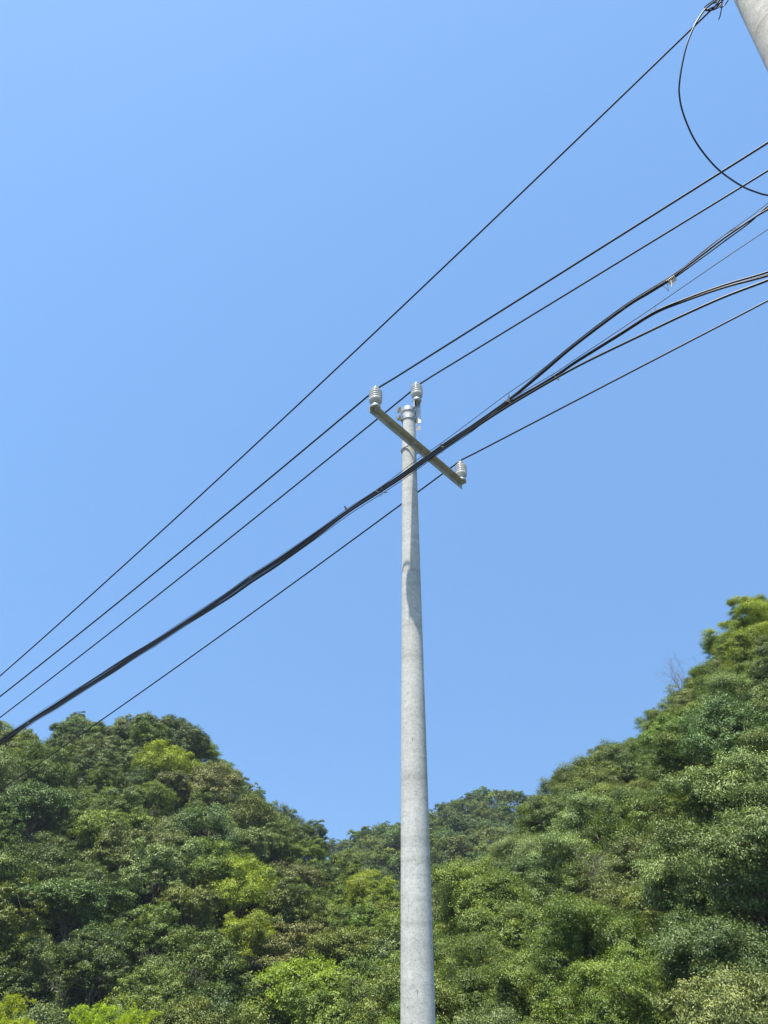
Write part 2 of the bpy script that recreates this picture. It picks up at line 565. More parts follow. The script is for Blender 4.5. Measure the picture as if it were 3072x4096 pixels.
NEAR = [proto(11, 52, 1500, 0.092, shape=(2.5, 2.1), slim=0.48, bushy=0.29), proto(12, 46, 1650, 0.100, shape=(2.7, 1.9), droop=0.8, slim=0.42, bushy=0.31),
        proto(13, 62, 1200, 0.088, shape=(2.3, 2.4), slim=0.50, bushy=0.26), proto(14, 44, 1750, 0.095, shape=(2.8, 1.9), droop=0.6, slim=0.46, bushy=0.32)]
MID = [proto(21, 56, 640, 0.135, shape=(2.5, 2.1), slim=0.5, bushy=0.29), proto(22, 46, 760, 0.145, shape=(2.7, 1.9), slim=0.5, bushy=0.31),
       proto(23, 74, 480, 0.130, shape=(2.2, 2.6), slim=0.5, bushy=0.25, zc=3.3), proto(24, 42, 800, 0.14, shape=(2.9, 1.8), slim=0.5, bushy=0.33)]
SPIRE = [proto(31, 60, 360, 0.14, shape=(1.5, 3.0), zc=3.7, slim=0.45, bushy=0.34)]
FAR = [proto(41, 80, 110, 0.22, shape=(2.6, 2.0), slim=0.55, bushy=0.24), proto(42, 70, 130, 0.23, shape=(2.9, 1.8), slim=0.55, bushy=0.25),
       proto(43, 90, 100, 0.22, shape=(2.4, 2.3), slim=0.55, bushy=0.22)]
SPARSE = [proto(51, 26, 260, 0.14, shape=(2.3, 2.0), slim=0.4, bushy=0.28)]

def crown_bamboo(seed):
    g = np.random.default_rng(seed)
    P, Nn, A, ti = [], [], [], []
    mb = MB()
    for s in range(20):
        x0, y0 = g.uniform(-1.0, 1.0, 2)
        hgt = g.uniform(3.6, 5.6)
        lean = g.normal(size=2) * 0.5
        cul = [np.array([x0 + lean[0] * t ** 2.2, y0 + lean[1] * t ** 2.2, -1 + (hgt + 1) * (t - 0.10 * t ** 5)]) for t in np.linspace(0, 1, 9)]
        mb.tube(cul, list(np.linspace(0.03, 0.006, 9)), 5)
        for k in range(26):
            t = g.uniform(0.35, 1)
            i = min(int(t * 8), 7)
            c = cul[i] + (cul[i + 1] - cul[i]) * (t * 8 - i)
            ddir = unit(np.array([*g.normal(size=2), 0.25 * g.normal() + 0.15]))
            ln = g.uniform(0.4, 1.0) * (1.25 - 0.6 * t)
            m = 34
            tt = g.uniform(0.15, 1, m)
            p = c + ddir * (tt * ln)[:, None] + np.array([0, 0, -0.35]) * (tt ** 2 * ln)[:, None] + 0.06 * g.normal(size=(m, 3))
            P.append(p)
            Nn.append(unit(np.array([0, 0, 1.0]) + 0.55 * g.normal(size=(m, 3))))
            A.append(unit(ddir * 0.8 + np.array([0, 0, -0.45]) + 0.5 * g.normal(size=(m, 3))))
            ti.append(np.clip(0.5 + 0.2 * g.normal() + 0.15 * g.normal(size=m), 0, 1))
    P = np.concatenate(P); Nn = np.concatenate(Nn); A = np.concatenate(A); ti = np.concatenate(ti)
    L = 0.17 * g.uniform(0.7, 1.3, len(P))
    me = leaf_mesh('leaves', leaf_arrays(P, Nn, A, L, L * 0.2, g), ti)
    cm = bpy.data.meshes.new('culms')
    cm.from_pydata(mb.v, [], mb.f)
    cm.materials.append(LEAF['yellow'])
    return me, cm
BAMBOO = [crown_bamboo(61)]

def undergrowth(hill, a0, a1, n, per, leaf, spread, kind, seed):
    # low bushes and saplings that close the forest floor, nobody could count them
    g = np.random.default_rng(seed)
    a = g.uniform(a0, a1, n)
    R, _ = hill.ridge(a)
    rb = hill.rb(a)
    r = np.sqrt(g.uniform(0, 1, n) * ((R * 1.0) ** 2 - (rb - 1) ** 2) + (rb - 1) ** 2)
    x, y = r * np.sin(a), r * np.cos(a)
    z = hill.z(x, y)
    sz = spread * g.uniform(0.5, 1.4, n)
    k = np.repeat(np.arange(n), per)
    u = sphere(g, n * per)
    u[:, 2] = np.abs(u[:, 2]) * g.uniform(0.3, 1.5, n * per)
    P = np.stack([x, y, z], 1)[k] + u * (sz[k] * g.uniform(0.6, 1.05, n * per))[:, None]
    Nn = unit(u * 0.6 + np.array([0, 0, 0.4]) + 0.5 * g.normal(size=u.shape))
    A = unit(g.normal(size=u.shape) + np.array([0, 0, -0.4]))
    L = leaf * g.uniform(0.7, 1.4, n * per)
    ti = np.clip(0.45 + 0.15 * g.normal(size=n)[k] + 0.12 * g.normal(size=n * per), 0, 1)
    me = leaf_mesh('undergrowth', leaf_arrays(P, Nn, A, L, L * 0.5, g), ti)
    me.materials[0] = LEAF[kind]
    o = bpy.data.objects.new('undergrowth', me)
    C.objects.link(o)
    tag(o, kind='stuff')
undergrowth(HL, az_of(-150, 3000), az_of(1810, 3900), 2200, 70, 0.22, 1.1, 'dark', 71)
undergrowth(HR, az_of(1600, 3900), az_of(3230, 2900), 1500, 110, 0.13, 0.8, 'olive', 72)
undergrowth(HF, az_of(1230, 3300), az_of(2190, 3250), 2200, 40, 0.40, 1.6, 'dark', 73)

TREES = []      # every planted tree, for naming afterwards
def plant(protos, i, x, y, z, s, kind, hill, name='broadleaf_tree', hs=1.0, rz=None, leafname='crown', trunkname='trunk'):
    cm, tm = protos[i % len(protos)]
    o = bpy.data.objects.new(name, None)
    o.empty_display_size = 0.5
    o.location = (x, y, z)
    o.rotation_euler = (random.uniform(-0.08, 0.08), random.uniform(-0.08, 0.08), random.uniform(0, 6.28) if rz is None else rz)
    o.scale = (s, s * random.uniform(0.9, 1.1), s * hs)
    C.objects.link(o)
    c = bpy.data.objects.new(leafname, cm)
    C.objects.link(c)
    c.parent = o
    c.material_slots[0].link = 'OBJECT'
    c.material_slots[0].material = LEAF[kind]
    t = bpy.data.objects.new(trunkname, tm)
    C.objects.link(t)
    t.parent = o
    TREES.append(dict(o=o, kind=kind, hill=hill, x=x, y=y, z=z, s=s, name=name))
    return o

def sil_y(hill, px):
    return np.interp(px, *zip(*sorted(hill.sil)))
# spots whose look the photograph fixes: photo position, radius, kind
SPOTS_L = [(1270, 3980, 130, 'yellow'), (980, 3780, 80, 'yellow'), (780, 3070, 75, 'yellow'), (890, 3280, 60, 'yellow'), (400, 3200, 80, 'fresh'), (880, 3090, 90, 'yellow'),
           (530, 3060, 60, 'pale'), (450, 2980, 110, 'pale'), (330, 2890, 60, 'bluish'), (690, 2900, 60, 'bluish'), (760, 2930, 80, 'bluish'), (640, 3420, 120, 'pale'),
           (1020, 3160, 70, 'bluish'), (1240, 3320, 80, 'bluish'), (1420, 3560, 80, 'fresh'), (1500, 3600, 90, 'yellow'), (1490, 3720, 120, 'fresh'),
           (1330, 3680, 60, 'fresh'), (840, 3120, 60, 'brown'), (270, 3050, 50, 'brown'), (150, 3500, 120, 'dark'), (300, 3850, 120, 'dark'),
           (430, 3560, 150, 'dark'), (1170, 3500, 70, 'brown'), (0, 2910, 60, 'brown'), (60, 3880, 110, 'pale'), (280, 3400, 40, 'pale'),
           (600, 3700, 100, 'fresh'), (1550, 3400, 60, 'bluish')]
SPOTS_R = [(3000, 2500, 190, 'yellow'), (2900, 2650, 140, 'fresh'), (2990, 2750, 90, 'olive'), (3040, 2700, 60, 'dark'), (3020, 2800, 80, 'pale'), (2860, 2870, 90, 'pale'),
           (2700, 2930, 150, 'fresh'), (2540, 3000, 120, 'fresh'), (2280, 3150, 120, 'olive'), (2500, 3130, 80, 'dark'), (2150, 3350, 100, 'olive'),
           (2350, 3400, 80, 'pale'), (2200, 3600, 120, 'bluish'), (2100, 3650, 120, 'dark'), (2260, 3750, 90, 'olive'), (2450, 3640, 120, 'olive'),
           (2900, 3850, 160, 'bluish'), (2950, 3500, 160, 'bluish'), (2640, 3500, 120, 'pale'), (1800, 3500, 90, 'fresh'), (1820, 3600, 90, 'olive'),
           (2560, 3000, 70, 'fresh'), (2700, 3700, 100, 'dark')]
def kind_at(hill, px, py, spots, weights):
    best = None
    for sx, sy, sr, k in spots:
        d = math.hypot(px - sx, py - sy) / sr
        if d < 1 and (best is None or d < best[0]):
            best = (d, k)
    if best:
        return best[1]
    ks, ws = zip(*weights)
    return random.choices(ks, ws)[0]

def poke(hill, x, y, z, s):
    """how many photo pixels a crown would stand out above the hill's tree line"""
    px, py, d = proj((x, y, z + 3.1 * s))
    w, h = F * 2.75 * s / d, F * 2.2 * s / d
    v = -1e9
    for k in (-0.9, -0.6, -0.3, 0, 0.3, 0.6, 0.9):
        v = max(v, sil_y(hill, px + k * w) - (py - h * math.sqrt(1 - k * k)))
    return v, d
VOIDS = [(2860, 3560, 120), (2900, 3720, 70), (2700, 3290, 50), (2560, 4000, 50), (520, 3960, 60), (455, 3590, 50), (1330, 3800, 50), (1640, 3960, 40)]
def cover(hill, tagname, protos, spacing, srange, a0, a1, weights, spots, top_h, far=False, seed=1):
    g = np.random.default_rng(seed)
    pts = []
    # ridge line first: each crown just reaches the tree line seen against the sky
    a = a0
    while a < a1:
        R = float(np.interp(a, hill.a, hill.R)) * g.uniform(0.96, 1.0)
        s = g.uniform(*srange) * g.choice([0.6, 0.8, 0.95, 1.05])
        x, y = R * math.sin(a), R * math.cos(a)
        z = float(hill.z(x, y)) + 1.0
        for _ in range(3):
            v, d = poke(hill, x, y, z, s)
            z -= (v - g.uniform(-12, 20)) * d / F * 0.9
        pts.append((x, y, z, s))
        a += spacing * 0.60 * g.uniform(0.7, 1.2) * s / np.mean(srange) / R
    # then the slope, best-candidate spacing
    tries = 0
    P = [(p[0], p[1], p[2]) for p in pts]
    while tries < 9000:
        tries += 1
        a = g.uniform(a0, a1)
        R = float(np.interp(a, hill.a, hill.R))
        rb = float(hill.rb(a))
        r = math.sqrt(g.uniform((rb + 1) ** 2, (R - 1.5) ** 2)) if R - 1.5 > rb + 1 else rb + 1
        x, y = r * math.sin(a), r * math.cos(a)
        z = float(hill.z(x, y))
        s = g.uniform(*srange)
        sp_ = spacing * (s / np.mean(srange))
        Q = np.array(P)
        if np.min(np.sum((Q - (x, y, z)) ** 2, 1)) < sp_ ** 2:
            continue
        px, py, d = proj((x, y, z + top_h * s))
        if not (-120 < px < 3190) or py > 4096 + 100:
            continue
        v, d = poke(hill, x, y, z, s)
        if v > F * 1.6 * s / d:
            continue
        if v > -4:
            z -= (v + 4) * d / F
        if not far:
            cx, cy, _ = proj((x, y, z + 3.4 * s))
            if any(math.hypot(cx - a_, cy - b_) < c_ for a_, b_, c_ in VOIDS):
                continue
        P.append((x, y, z)); pts.append((x, y, z, s))
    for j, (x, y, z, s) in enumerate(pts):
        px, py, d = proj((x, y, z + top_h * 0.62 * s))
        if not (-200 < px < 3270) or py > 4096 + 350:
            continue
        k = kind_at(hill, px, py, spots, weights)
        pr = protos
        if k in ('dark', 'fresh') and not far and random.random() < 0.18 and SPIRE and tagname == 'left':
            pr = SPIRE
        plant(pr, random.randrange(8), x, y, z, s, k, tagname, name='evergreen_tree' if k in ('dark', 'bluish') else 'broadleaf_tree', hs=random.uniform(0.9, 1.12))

W_MIX = [('olive', 30), ('dark', 20), ('bluish', 15), ('pale', 14), ('fresh', 17), ('yellow', 4), ('brown', 2)]
cover(HL, 'left', MID, 4.15, (0.72, 1.22), az_of(-150, 3000), az_of(1810, 3900), W_MIX, SPOTS_L, 5.3, seed=3)
cover(HR, 'right', NEAR, 3.1, (0.66, 1.05), az_of(1600, 3900), az_of(3230, 2900), [('olive', 34), ('pale', 22), ('bluish', 16), ('fresh', 18), ('dark', 14)], SPOTS_R, 5.3, seed=5)
cover(HF, 'far', FAR, 4.9, (0.8, 1.3), az_of(1230, 3300), az_of(2190, 3250), [('olive', 30), ('dark', 26), ('bluish', 26), ('fresh', 14), ('brown', 5)], [], 5.2, far=True, seed=9)

# trees that make the notches and bumps of the tree line: photo position of the top, distance, size, look
for hill, tagname, protos, px, py, rel, s, kind in [
        (HL, 'left', MID, 262, 2893, 0.97, 0.55, 'bluish'), (HL, 'left', MID, 315, 2868, 0.97, 0.70, 'pale'), (HL, 'left', MID, 362, 2878, 0.98, 0.62, 'pale'),
        (HL, 'left', MID, 300, 2900, 0.95, 0.85, 'bluish'), (HL, 'left', MID, 690, 2868, 0.98, 0.75, 'bluish'), (HL, 'left', MID, 745, 2900, 0.97, 0.70, 'bluish'),
        (HL, 'left', SPIRE, 1013, 3128, 0.97, 0.85, 'bluish'), (HL, 'left', SPIRE, 800, 2940, 0.98, 0.6, 'dark'), (HL, 'left', MID, 1255, 3288, 0.97, 0.62, 'bluish'),
        (HL, 'left', SPIRE, 1400, 3480, 0.95, 0.75, 'fresh'), (HL, 'left', SPIRE, 1530, 3500, 0.95, 0.72, 'yellow'), (HL, 'left', SPIRE, 1480, 3590, 0.9, 0.75, 'fresh'),
        (HR, 'right', NEAR, 2410, 2980, 0.98, 0.42, 'fresh'), (HR, 'right', NEAR, 2620, 2865, 0.98, 0.45, 'fresh'),
        (HL, 'left', MID, 1270, 3800, 0.62, 1.15, 'yellow'), (HL, 'left', MID, 1180, 3880, 0.60, 0.95, 'fresh'), (HL, 'left', MID, 1370, 3890, 0.60, 0.9, 'fresh')]:
    R = float(np.interp(az_of(px, py), hill.a, hill.R)) * rel
    r_ = ray(px, py)
    p = CAM + r_ * (R / math.hypot(r_[0], r_[1]))
    plant(protos, random.randrange(4), p[0], p[1], p[2] - (6.9 if protos is SPIRE else 5.35) * s, s, kind, tagname, name='evergreen_tree' if kind in ('dark', 'bluish') else 'broadleaf_tree')

# bamboo clumps low at the left
for px, py, d, s in [(-10, 3870, 32, 0.95), (400, 3945, 32.5, 0.72), (540, 3965, 32, 0.7), (90, 3995, 31, 0.8), (300, 4040, 30.5, 0.75)]:
    p = at_depth(px, py, d)
    z0 = p[2] - 5.4 * s
    plant(BAMBOO, 0, p[0], p[1], z0, s, 'bamboo', 'left', name='bamboo_clump', leafname='leaves', trunkname='culms')

# dry, leafless shrubs among the trees of the right hill
def dry_shrub(px, py, d, size, label, seed):
    g = np.random.default_rng(seed)
    p = at_depth(px, py, d)
    o = empty('dry_shrub', tuple(p), label, 'shrub', 'leafless shrubs on the right hill')
    mb = MB()
    def grow(a, dirv, ln, r, lev):
        k = 5
        pts = [a]
        v = dirv
        for i in range(k):
            v = unit(v + 0.22 * g.normal(size=3) + np.array([0, 0, 0.03]))
            pts.append(pts[-1] + v * ln / k)
        mb.tube(pts, list(np.linspace(r, r * 0.4, k + 1)), 4)
        if lev > 0:
            for q in range(4):
                grow(pts[g.integers(2, k + 1)], unit(v + 0.75 * g.normal(size=3)), ln * 0.62, r * 0.5, lev - 1)
    for q in range(11):
        grow(p + 0.2 * g.normal(size=3), unit(np.array([g.normal() * 0.8, -0.7 + 0.4 * g.normal(), 0.9])), size, 0.018, 3)
    mb.build('twigs', M_TWIG, o)
pS = at_depth(2770, 2790, 62)
plant(SPARSE, 0, pS[0], pS[1], pS[2] - 3.1, 1.0, 'pale', 'right')
dry_shrub(2690, 3985, 24.5, 0.75, 'grey-brown tangle of dry twigs low on the right hill', 3)
dry_shrub(2420, 3600, 33, 1.3, 'bare pale branches among leafy crowns, halfway down the right hill', 4)
dry_shrub(2860, 3560, 27, 0.9, 'pale dead branches in front of the dark hollow on the right hill', 5)
dry_shrub(2730, 2790, 60, 2.2, 'grey half-bare branches jutting from the right ridge against the sky', 6)

# ------------------------------------------------------------------ labels for the trees
LOOK = {'dark': 'dark green', 'olive': 'olive green', 'yellow': 'yellow-green', 'pale': 'pale grey-green', 'fresh': 'fresh mid-green',
        'bluish': 'blue-green', 'brown': 'thin brownish', 'bamboo': 'bright yellow-green'}
def cell(t):
    px, py, d = proj((t['x'], t['y'], t['z'] + 3.2 * t['s']))
    t['px'], t['py'] = px, py
    if t['hill'] == 'left':
        sy = sil_y(HL, px)
        row = 'on the left ridge' if py - sy < 75 else 'high on left hill' if py < 3220 else 'halfway up left hill' if py < 3560 else 'low on left hill' if py < 3860 else 'at foot of left hill'
        col = 'at photo edge' if px < 220 else 'under the cables' if px < 560 else 'left of hilltop' if px < 800 else 'right of hilltop' if px < 1120 else 'towards the pole' if px < 1420 else 'beside the pole'
    elif t['hill'] == 'right':
        sy = sil_y(HR, px)
        row = 'on the right ridge' if py - sy < 130 else 'high on right hill' if py < 3150 else 'halfway up right hill' if py < 3560 else 'low on right hill' if py < 3880 else 'at foot of right hill'
        col = 'beside the pole' if px < 1950 else 'near the far hill' if px < 2250 else 'in the middle' if px < 2600 else 'towards the right' if px < 2880 else 'at photo edge'
    else:
        sy = sil_y(HF, px)
        row = 'on top of far hill' if py - sy < 60 else 'high on far hill' if py < 3350 else 'low on far hill'
        col = 'left of the pole' if px < 1610 else 'behind the pole' if px < 1760 else 'right of the pole' if px < 1930 else 'near the right hill'
    return LOOK[t['kind']], row, col
cells = {}
for t in TREES:
    cells.setdefault((t['name'],) + cell(t), []).append(t)
ORD = ['first', 'second', 'third', 'fourth', 'fifth', 'sixth', 'seventh', 'eighth', 'ninth', 'tenth', 'eleventh', 'twelfth'] + ['%dth' % k for k in range(13, 90)]
NUM = {2: 'two', 3: 'three', 4: 'four', 5: 'five', 6: 'six', 7: 'seven', 8: 'eight', 9: 'nine', 10: 'ten', 11: 'eleven', 12: 'twelve'}
for (nm, look, row, col), ts in cells.items():
    ts.sort(key=lambda t: t['px'])
    what = {'bamboo_clump': 'feathery bamboo', 'evergreen_tree': 'evergreen tree', 'broadleaf_tree': 'broadleaf tree'}[nm]
    for i, t in enumerate(ts):
        base = '%s %s %s, %s' % (look, what, row, col)
        if len(ts) > 1:
            base += ', ' + ('leftmost of %s' % NUM.get(len(ts), 'them') if i == 0 else 'rightmost of %s' % NUM.get(len(ts), 'them') if i == len(ts) - 1 else '%s from left' % ORD[i])
        tag(t['o'], base, 'bamboo' if nm == 'bamboo_clump' else 'tree',
            {'left': 'trees covering the left hill', 'right': 'trees covering the right hill', 'far': 'trees covering the far hill'}[t['hill']] if nm != 'bamboo_clump' else 'bamboo clumps at the lower left')

HAZE = 0.00020
if HAZE:
    mb = MB()
    mb.box((0, 0, 26), (1510, 0, 0), (0, 1510, 0), (0, 0, 40))
    hm = bpy.data.materials.new("haze")
    hm.use_nodes = True
    hn = hm.node_tree.nodes
    hn.clear()
    ho = hn.new('ShaderNodeOutputMaterial')
    hv = hn.new('ShaderNodeVolumePrincipled')
    hv.inputs['Color'].default_value = (0.80, 0.90, 1.0, 1)
    hv.inputs['Density'].default_value = HAZE
    hm.node_tree.links.new(hv.outputs['Volume'], ho.inputs['Volume'])
    tag(mb.build('haze', hm, smooth=False), kind='stuff')

# ------------------------------------------------------------------ the concrete pole with its crossarm
POLE = np.array([0.308, 7.0])
H = 5.475 + CAM_Z                                # top flange of the crossarm
def pole_axis(z):
    t = (z - CAM_Z + 0.27) / 5.53
    return np.array([0.2685 + 0.037 * t, 7.0, z])
def pole_r(z):
    h = z - CAM_Z
    return 0.5 * float(np.interp(h, [-1.8, -0.27, 1.85, 5.26, 6.2], [0.30, 0.278, 0.243, 0.176, 0.160]))
TOP = 6.10 + CAM_Z
up = empty('utility_pole', (POLE[0] - 0.04, 7.0, 0), 'tall pale concrete pole in the centre carrying a steel crossarm and three grey insulators', 'utility pole')
mb = MB()
zs = np.linspace(-0.3, TOP, 60)
n = 40
vs, fs = [], []
for z in zs:
    a, r = pole_axis(z), pole_r(z)
    for j in range(n):
        w = 2 * math.pi * j / n
        vs.append(a + np.array([r * math.cos(w), r * math.sin(w), 0]))
for i in range(len(zs) - 1):
    for j in range(n):
        fs.append((i * n + j, i * n + (j + 1) % n, (i + 1) * n + (j + 1) % n, (i + 1) * n + j))
fs.append(tuple((len(zs) - 1) * n + j for j in range(n)))
mb.add(vs, fs)
mb.build('shaft', M_CONC, up)

u3, n3, z3 = np.array([U[0], U[1], 0]), np.array([N[0], N[1], 0]), np.array([0, 0, 1.0])
pa = pole_axis(H)
arm_c = pole_axis(H)[:2] + U * (pole_r(H) + 0.004)  # outer face of the upright flange touches the pole
EL = on_level(1467, 1632, H); ER = on_level(1846, 1938, H)
tl = float(N @ (EL[:2] - arm_c)); tr_ = float(N @ (ER[:2] - arm_c))
W_, T_ = 0.082, 0.008
mb = MB()
# L section swept along N: upright flange on the pole side, level flange on top reaching outwards
def sect(t):
    o = np.array([*(arm_c + N * t), H])
    q = [(0, 0), (W_, 0), (W_, -T_), (T_, -T_), (T_, -W_), (0, -W_)]
    return [o + u3 * a + z3 * b for a, b in q]
HOLES = [tl + 0.14, tr_ - 0.14, -0.10, 0.16]
ts_ = sorted([tl, tr_] + [h + e for h in HOLES for e in (-0.011, 0.011)])
# upright flange is split round its bolt holes, so the holes are real openings
def slab(t0, t1, a0, a1, b0, b1):
    o0 = np.array([*(arm_c + N * ((t0 + t1) / 2)), H])
    mb.box(o0 + u3 * (a0 + a1) / 2 + z3 * (b0 + b1) / 2, n3 * (t1 - t0) / 2, u3 * (a1 - a0) / 2, z3 * (b1 - b0) / 2)
slab(tl, tr_, 0, W_, -T_, 0)
slab(tl, tr_, 0, T_, -W_ * 0.42, -T_)
slab(tl, tr_, 0, T_, -W_, -W_ * 0.64)
edges = [tl] + [x for h in sorted(HOLES[:2]) for x in (h - 0.012, h + 0.012)] + [tr_]
for i in range(0, len(edges), 2):
    slab(edges[i], edges[i + 1], 0, T_, -W_ * 0.64, -W_ * 0.42)
arm = mb.build('crossarm', M_ARM, up, smooth=False)

def insulator(base, parent, off):
    base = np.asarray(base, float)
    mb = MB()
    pr = [(0.040, 0.060), (0.066, 0.068), (0.079, 0.088), (0.083, 0.108), (0.082, 0.124)]
    for k in range(4):
        z0 = 0.126 + k * 0.030
        rr0 = 0.0845 - (0.003 if k == 3 else 0)
        pr += [(rr0 - 0.0065, z0), (rr0 - 0.0065, z0 + 0.003), (rr0 - 0.001, z0 + 0.008), (rr0, z0 + 0.020), (rr0 - 0.0045, z0 + 0.028)]
    pr += [(0.050, 0.256), (0.036, 0.262), (0.034, 0.276), (0.043, 0.284), (0.043, 0.296), (0.034, 0.306), (0.016, 0.312), (0.001, 0.313)]
    mb.lathe([(a * 0.92, b) for a, b in pr], base, 40)
    ins = mb.build('insulator', M_PORC, parent, angle=70)
    mb = MB()
    mb.lathe([(0.052, 0.000), (0.058, 0.004), (0.058, 0.020), (0.050, 0.030), (0.049, 0.068), (0.040, 0.072)], base, 32)
    mb.build('metal_foot', M_GALV, ins)
    mb = MB()
    b = base + np.array([0, 0, -0.008])
    mb.tube([b + z3 * -0.003, b + z3 * -0.040], 0.008, 10)
    mb.tube([b + z3 * -0.001, b + z3 * -0.012], 0.0165, 6)
    mb.build('bolt', M_GALV, ins, smooth=False)
    # aluminium tie wire on the neck
    mb = MB()
    pts = []
    for i in range(46):
        w = i * 0.42
        pts.append(base + np.array([0.039 * math.cos(w), 0.039 * math.sin(w), 0.262 + 0.0006 * i]))
    mb.tube(pts, 0.0032, 5)
    mb.build('tie_wire', M_GALV, ins)
    return ins
INS_L = np.array([*(arm_c + N * (tl + 0.058) + U * 0.044), H])
INS_R = np.array([*(arm_c + N * (tr_ - 0.062) + U * 0.044), H])
insulator(INS_L, up, 0); insulator(INS_R, up, 0)

# round hoop bolt holding the arm to the pole
mb = MB()
zc = H - 0.045
rr_ = pole_r(zc) + 0.009
cc = pole_axis(zc)
e0 = [cc + u3 * (pole_r(zc) + 0.075) - n3 * rr_, cc - n3 * rr_]
arc = [cc - n3 * rr_ * math.cos(w) - u3 * rr_ * math.sin(w) for w in np.linspace(0, math.pi, 22)]
e1 = [cc + n3 * rr_, cc + u3 * (pole_r(zc) + 0.075) + n3 * rr_]
mb.tube(e0 + arc + e1, 0.008, 8)
hoop = mb.build('hoop_bolt', M_GALV, up)
for sgn in (-1, 1):
    mb = MB()
    b = cc + u3 * (pole_r(zc) + 0.014) + n3 * rr_ * sgn
    mb.tube([b, b + u3 * 0.016], 0.017, 6)
    mb.build('nut', M_GALV, hoop, smooth=False)
# pole-top angle bracket with the third insulator
tb = on_level(1667, 1612, TOP + 0.085)
BR = pole_axis(TOP)[:2]
bd = np.array([tb[0] - BR[0], tb[1] - BR[1]])
bd = np.array([0.86, -0.10]); bd /= np.linalg.norm(bd)      # bracket stands on the right side of the pole
bt = np.array([-bd[1], bd[0]])
bd3, bt3 = np.array([*bd, 0]), np.array([*bt, 0])
bo = np.array([*(BR + bd * (pole_r(TOP) - 0.010)), 0])
zt, zbot = TOP + 0.113, TOP - 0.21
mb = MB()
Hh = (zt - zbot) / 2
zm = (zt + zbot) / 2
mb.box(bo + z3 * zm + bd3 * 0.004 + bt3 * 0.0, bd3 * 0.004, bt3 * 0.038, z3 * Hh)            # flange flat on the pole
mb.box(bo + z3 * zm + bd3 * 0.044 + bt3 * 0.034, bd3 * 0.036, bt3 * 0.004, z3 * Hh)          # flange standing out
mb.box(bo + z3 * (zt + 0.004) + bd3 * 0.040, bd3 * 0.042, bt3 * 0.040, z3 * 0.004)           # top plate
brk = mb.build('angle_bracket', M_GALV, up, smooth=False)
INS_T = bo + z3 * (zt + 0.008) + bd3 * 0.040
insulator(INS_T, up, 0)

def band(z, h, ear_dir, mat, rust=False):
    a, r = pole_axis(z), pole_r(z) + 0.004
    mb = MB()
    w0 = math.atan2(ear_dir[1], ear_dir[0])
    ed = np.array([math.cos(w0), math.sin(w0), 0]); et = np.array([-math.sin(w0), math.cos(w0), 0])
    m = 40
    gap = 0.13
    ang = np.linspace(w0 + gap, w0 + 2 * math.pi - gap, m)
    vs, fs = [], []
    for w in ang:
        d = np.array([math.cos(w), math.sin(w), 0])
        for rr2, zz in ((r, -h / 2), (r + 0.006, -h / 2), (r + 0.006, h / 2), (r, h / 2)):
            vs.append(a + d * rr2 + z3 * zz)
    for i in range(m - 1):
        for j in range(4):
            fs.append((i * 4 + j, i * 4 + (j + 1) % 4, (i + 1) * 4 + (j + 1) % 4, (i + 1) * 4 + j))
    mb.add(vs, fs)
    for sg in (-1, 1):          # the two ears of the clamp
        mb.box(a + ed * (r + 0.034) + et * sg * 0.022, ed * 0.038, et * 0.003, z3 * h / 2)
    o = mb.build('pole_band', mat, up, smooth=False)
    mb = MB()
    c = a + ed * (r + 0.045)
    mb.tube([c - et * 0.055, c + et * 0.055], 0.007, 8)
    mb.tube([c - et * 0.036, c - et * 0.026], 0.015, 6)
    mb.tube([c + et * 0.026, c + et * 0.036], 0.015, 6)
    mb.build('bolt', M_GALV, o, smooth=False)
    return o
ear = np.array([-0.95, -0.35])
for dz in (0.045, 0.175):
    band(TOP - dz, 0.062, ear, M_GALV)
    # the outward ear of the same clamp bolts the bracket
    a = pole_axis(TOP - dz)
    mb = MB()
    w = a + np.array([0.62, -0.78, 0]) * (pole_r(TOP) + 0.012)
    mb.tube([w, w + np.array([0.62, -0.78, 0]) * 0.02], 0.013, 6)
    mb.build('nut', M_RUST, up, smooth=False)
# loose rusty lug hanging on the right side below the bands
mb = MB()
lz = TOP - 0.25
l0 = pole_axis(lz) + bd3 * (pole_r(lz) + 0.012) + np.array([0, -0.03, 0])
mb.tube([l0 + z3 * 0.06, l0 + z3 * 0.0 + bd3 * 0.012, l0 - z3 * 0.09 + bd3 * 0.012], 0.006, 6)
mb.box(l0 - z3 * 0.10 + bd3 * 0.024, bd3 * 0.020, np.array([0, 0.003, 0]), z3 * 0.034)
mb.build('lug', M_RUST, up, smooth=False)

# ------------------------------------------------------------------ nearer pole cut by the right edge
P1 = at_depth(3036, 0, 4.6); P2 = at_depth(3036 + 530, 1000, 3.33)
ax = unit(P1 - P2)
foot = P2 + ax * ((-0.2 - P2[2]) / ax[2])
topn = P1 + ax * (2.0 / ax[2])
npole = empty('utility_pole', tuple(foot + z3 * 0.2), 'weathered concrete pole cut off by the top right corner of the photo', 'utility pole')
mb = MB()
k = 40
pts = [foot + (topn - foot) * t for t in np.linspace(0, 1, k)]
rn = [0.158 - 0.052 * t for t in np.linspace(0, 1, k)]
mb.tube(pts, rn, 40)
mb.build('shaft', M_CONC2, npole)
KN = at_depth(2893, -14, 4.45)          # where cable and loop are tied, just above the frame
zb = KN[2] + 0.55
pb = P1 + ax * ((zb - P1[2]) / ax[2])
tb_ = (zb - foot[2]) / (topn[2] - foot[2])
rb_ = 0.158 - 0.052 * tb_
mb = MB()
mb.tube([pb - ax * 0.03, pb + ax * 0.03], rb_ + 0.006, 32)
bnd = mb.build('pole_band', M_GALV, npole, smooth=False)
mb = MB()
dk = unit(np.array([KN[0] - pb[0], KN[1] - pb[1], 0]))
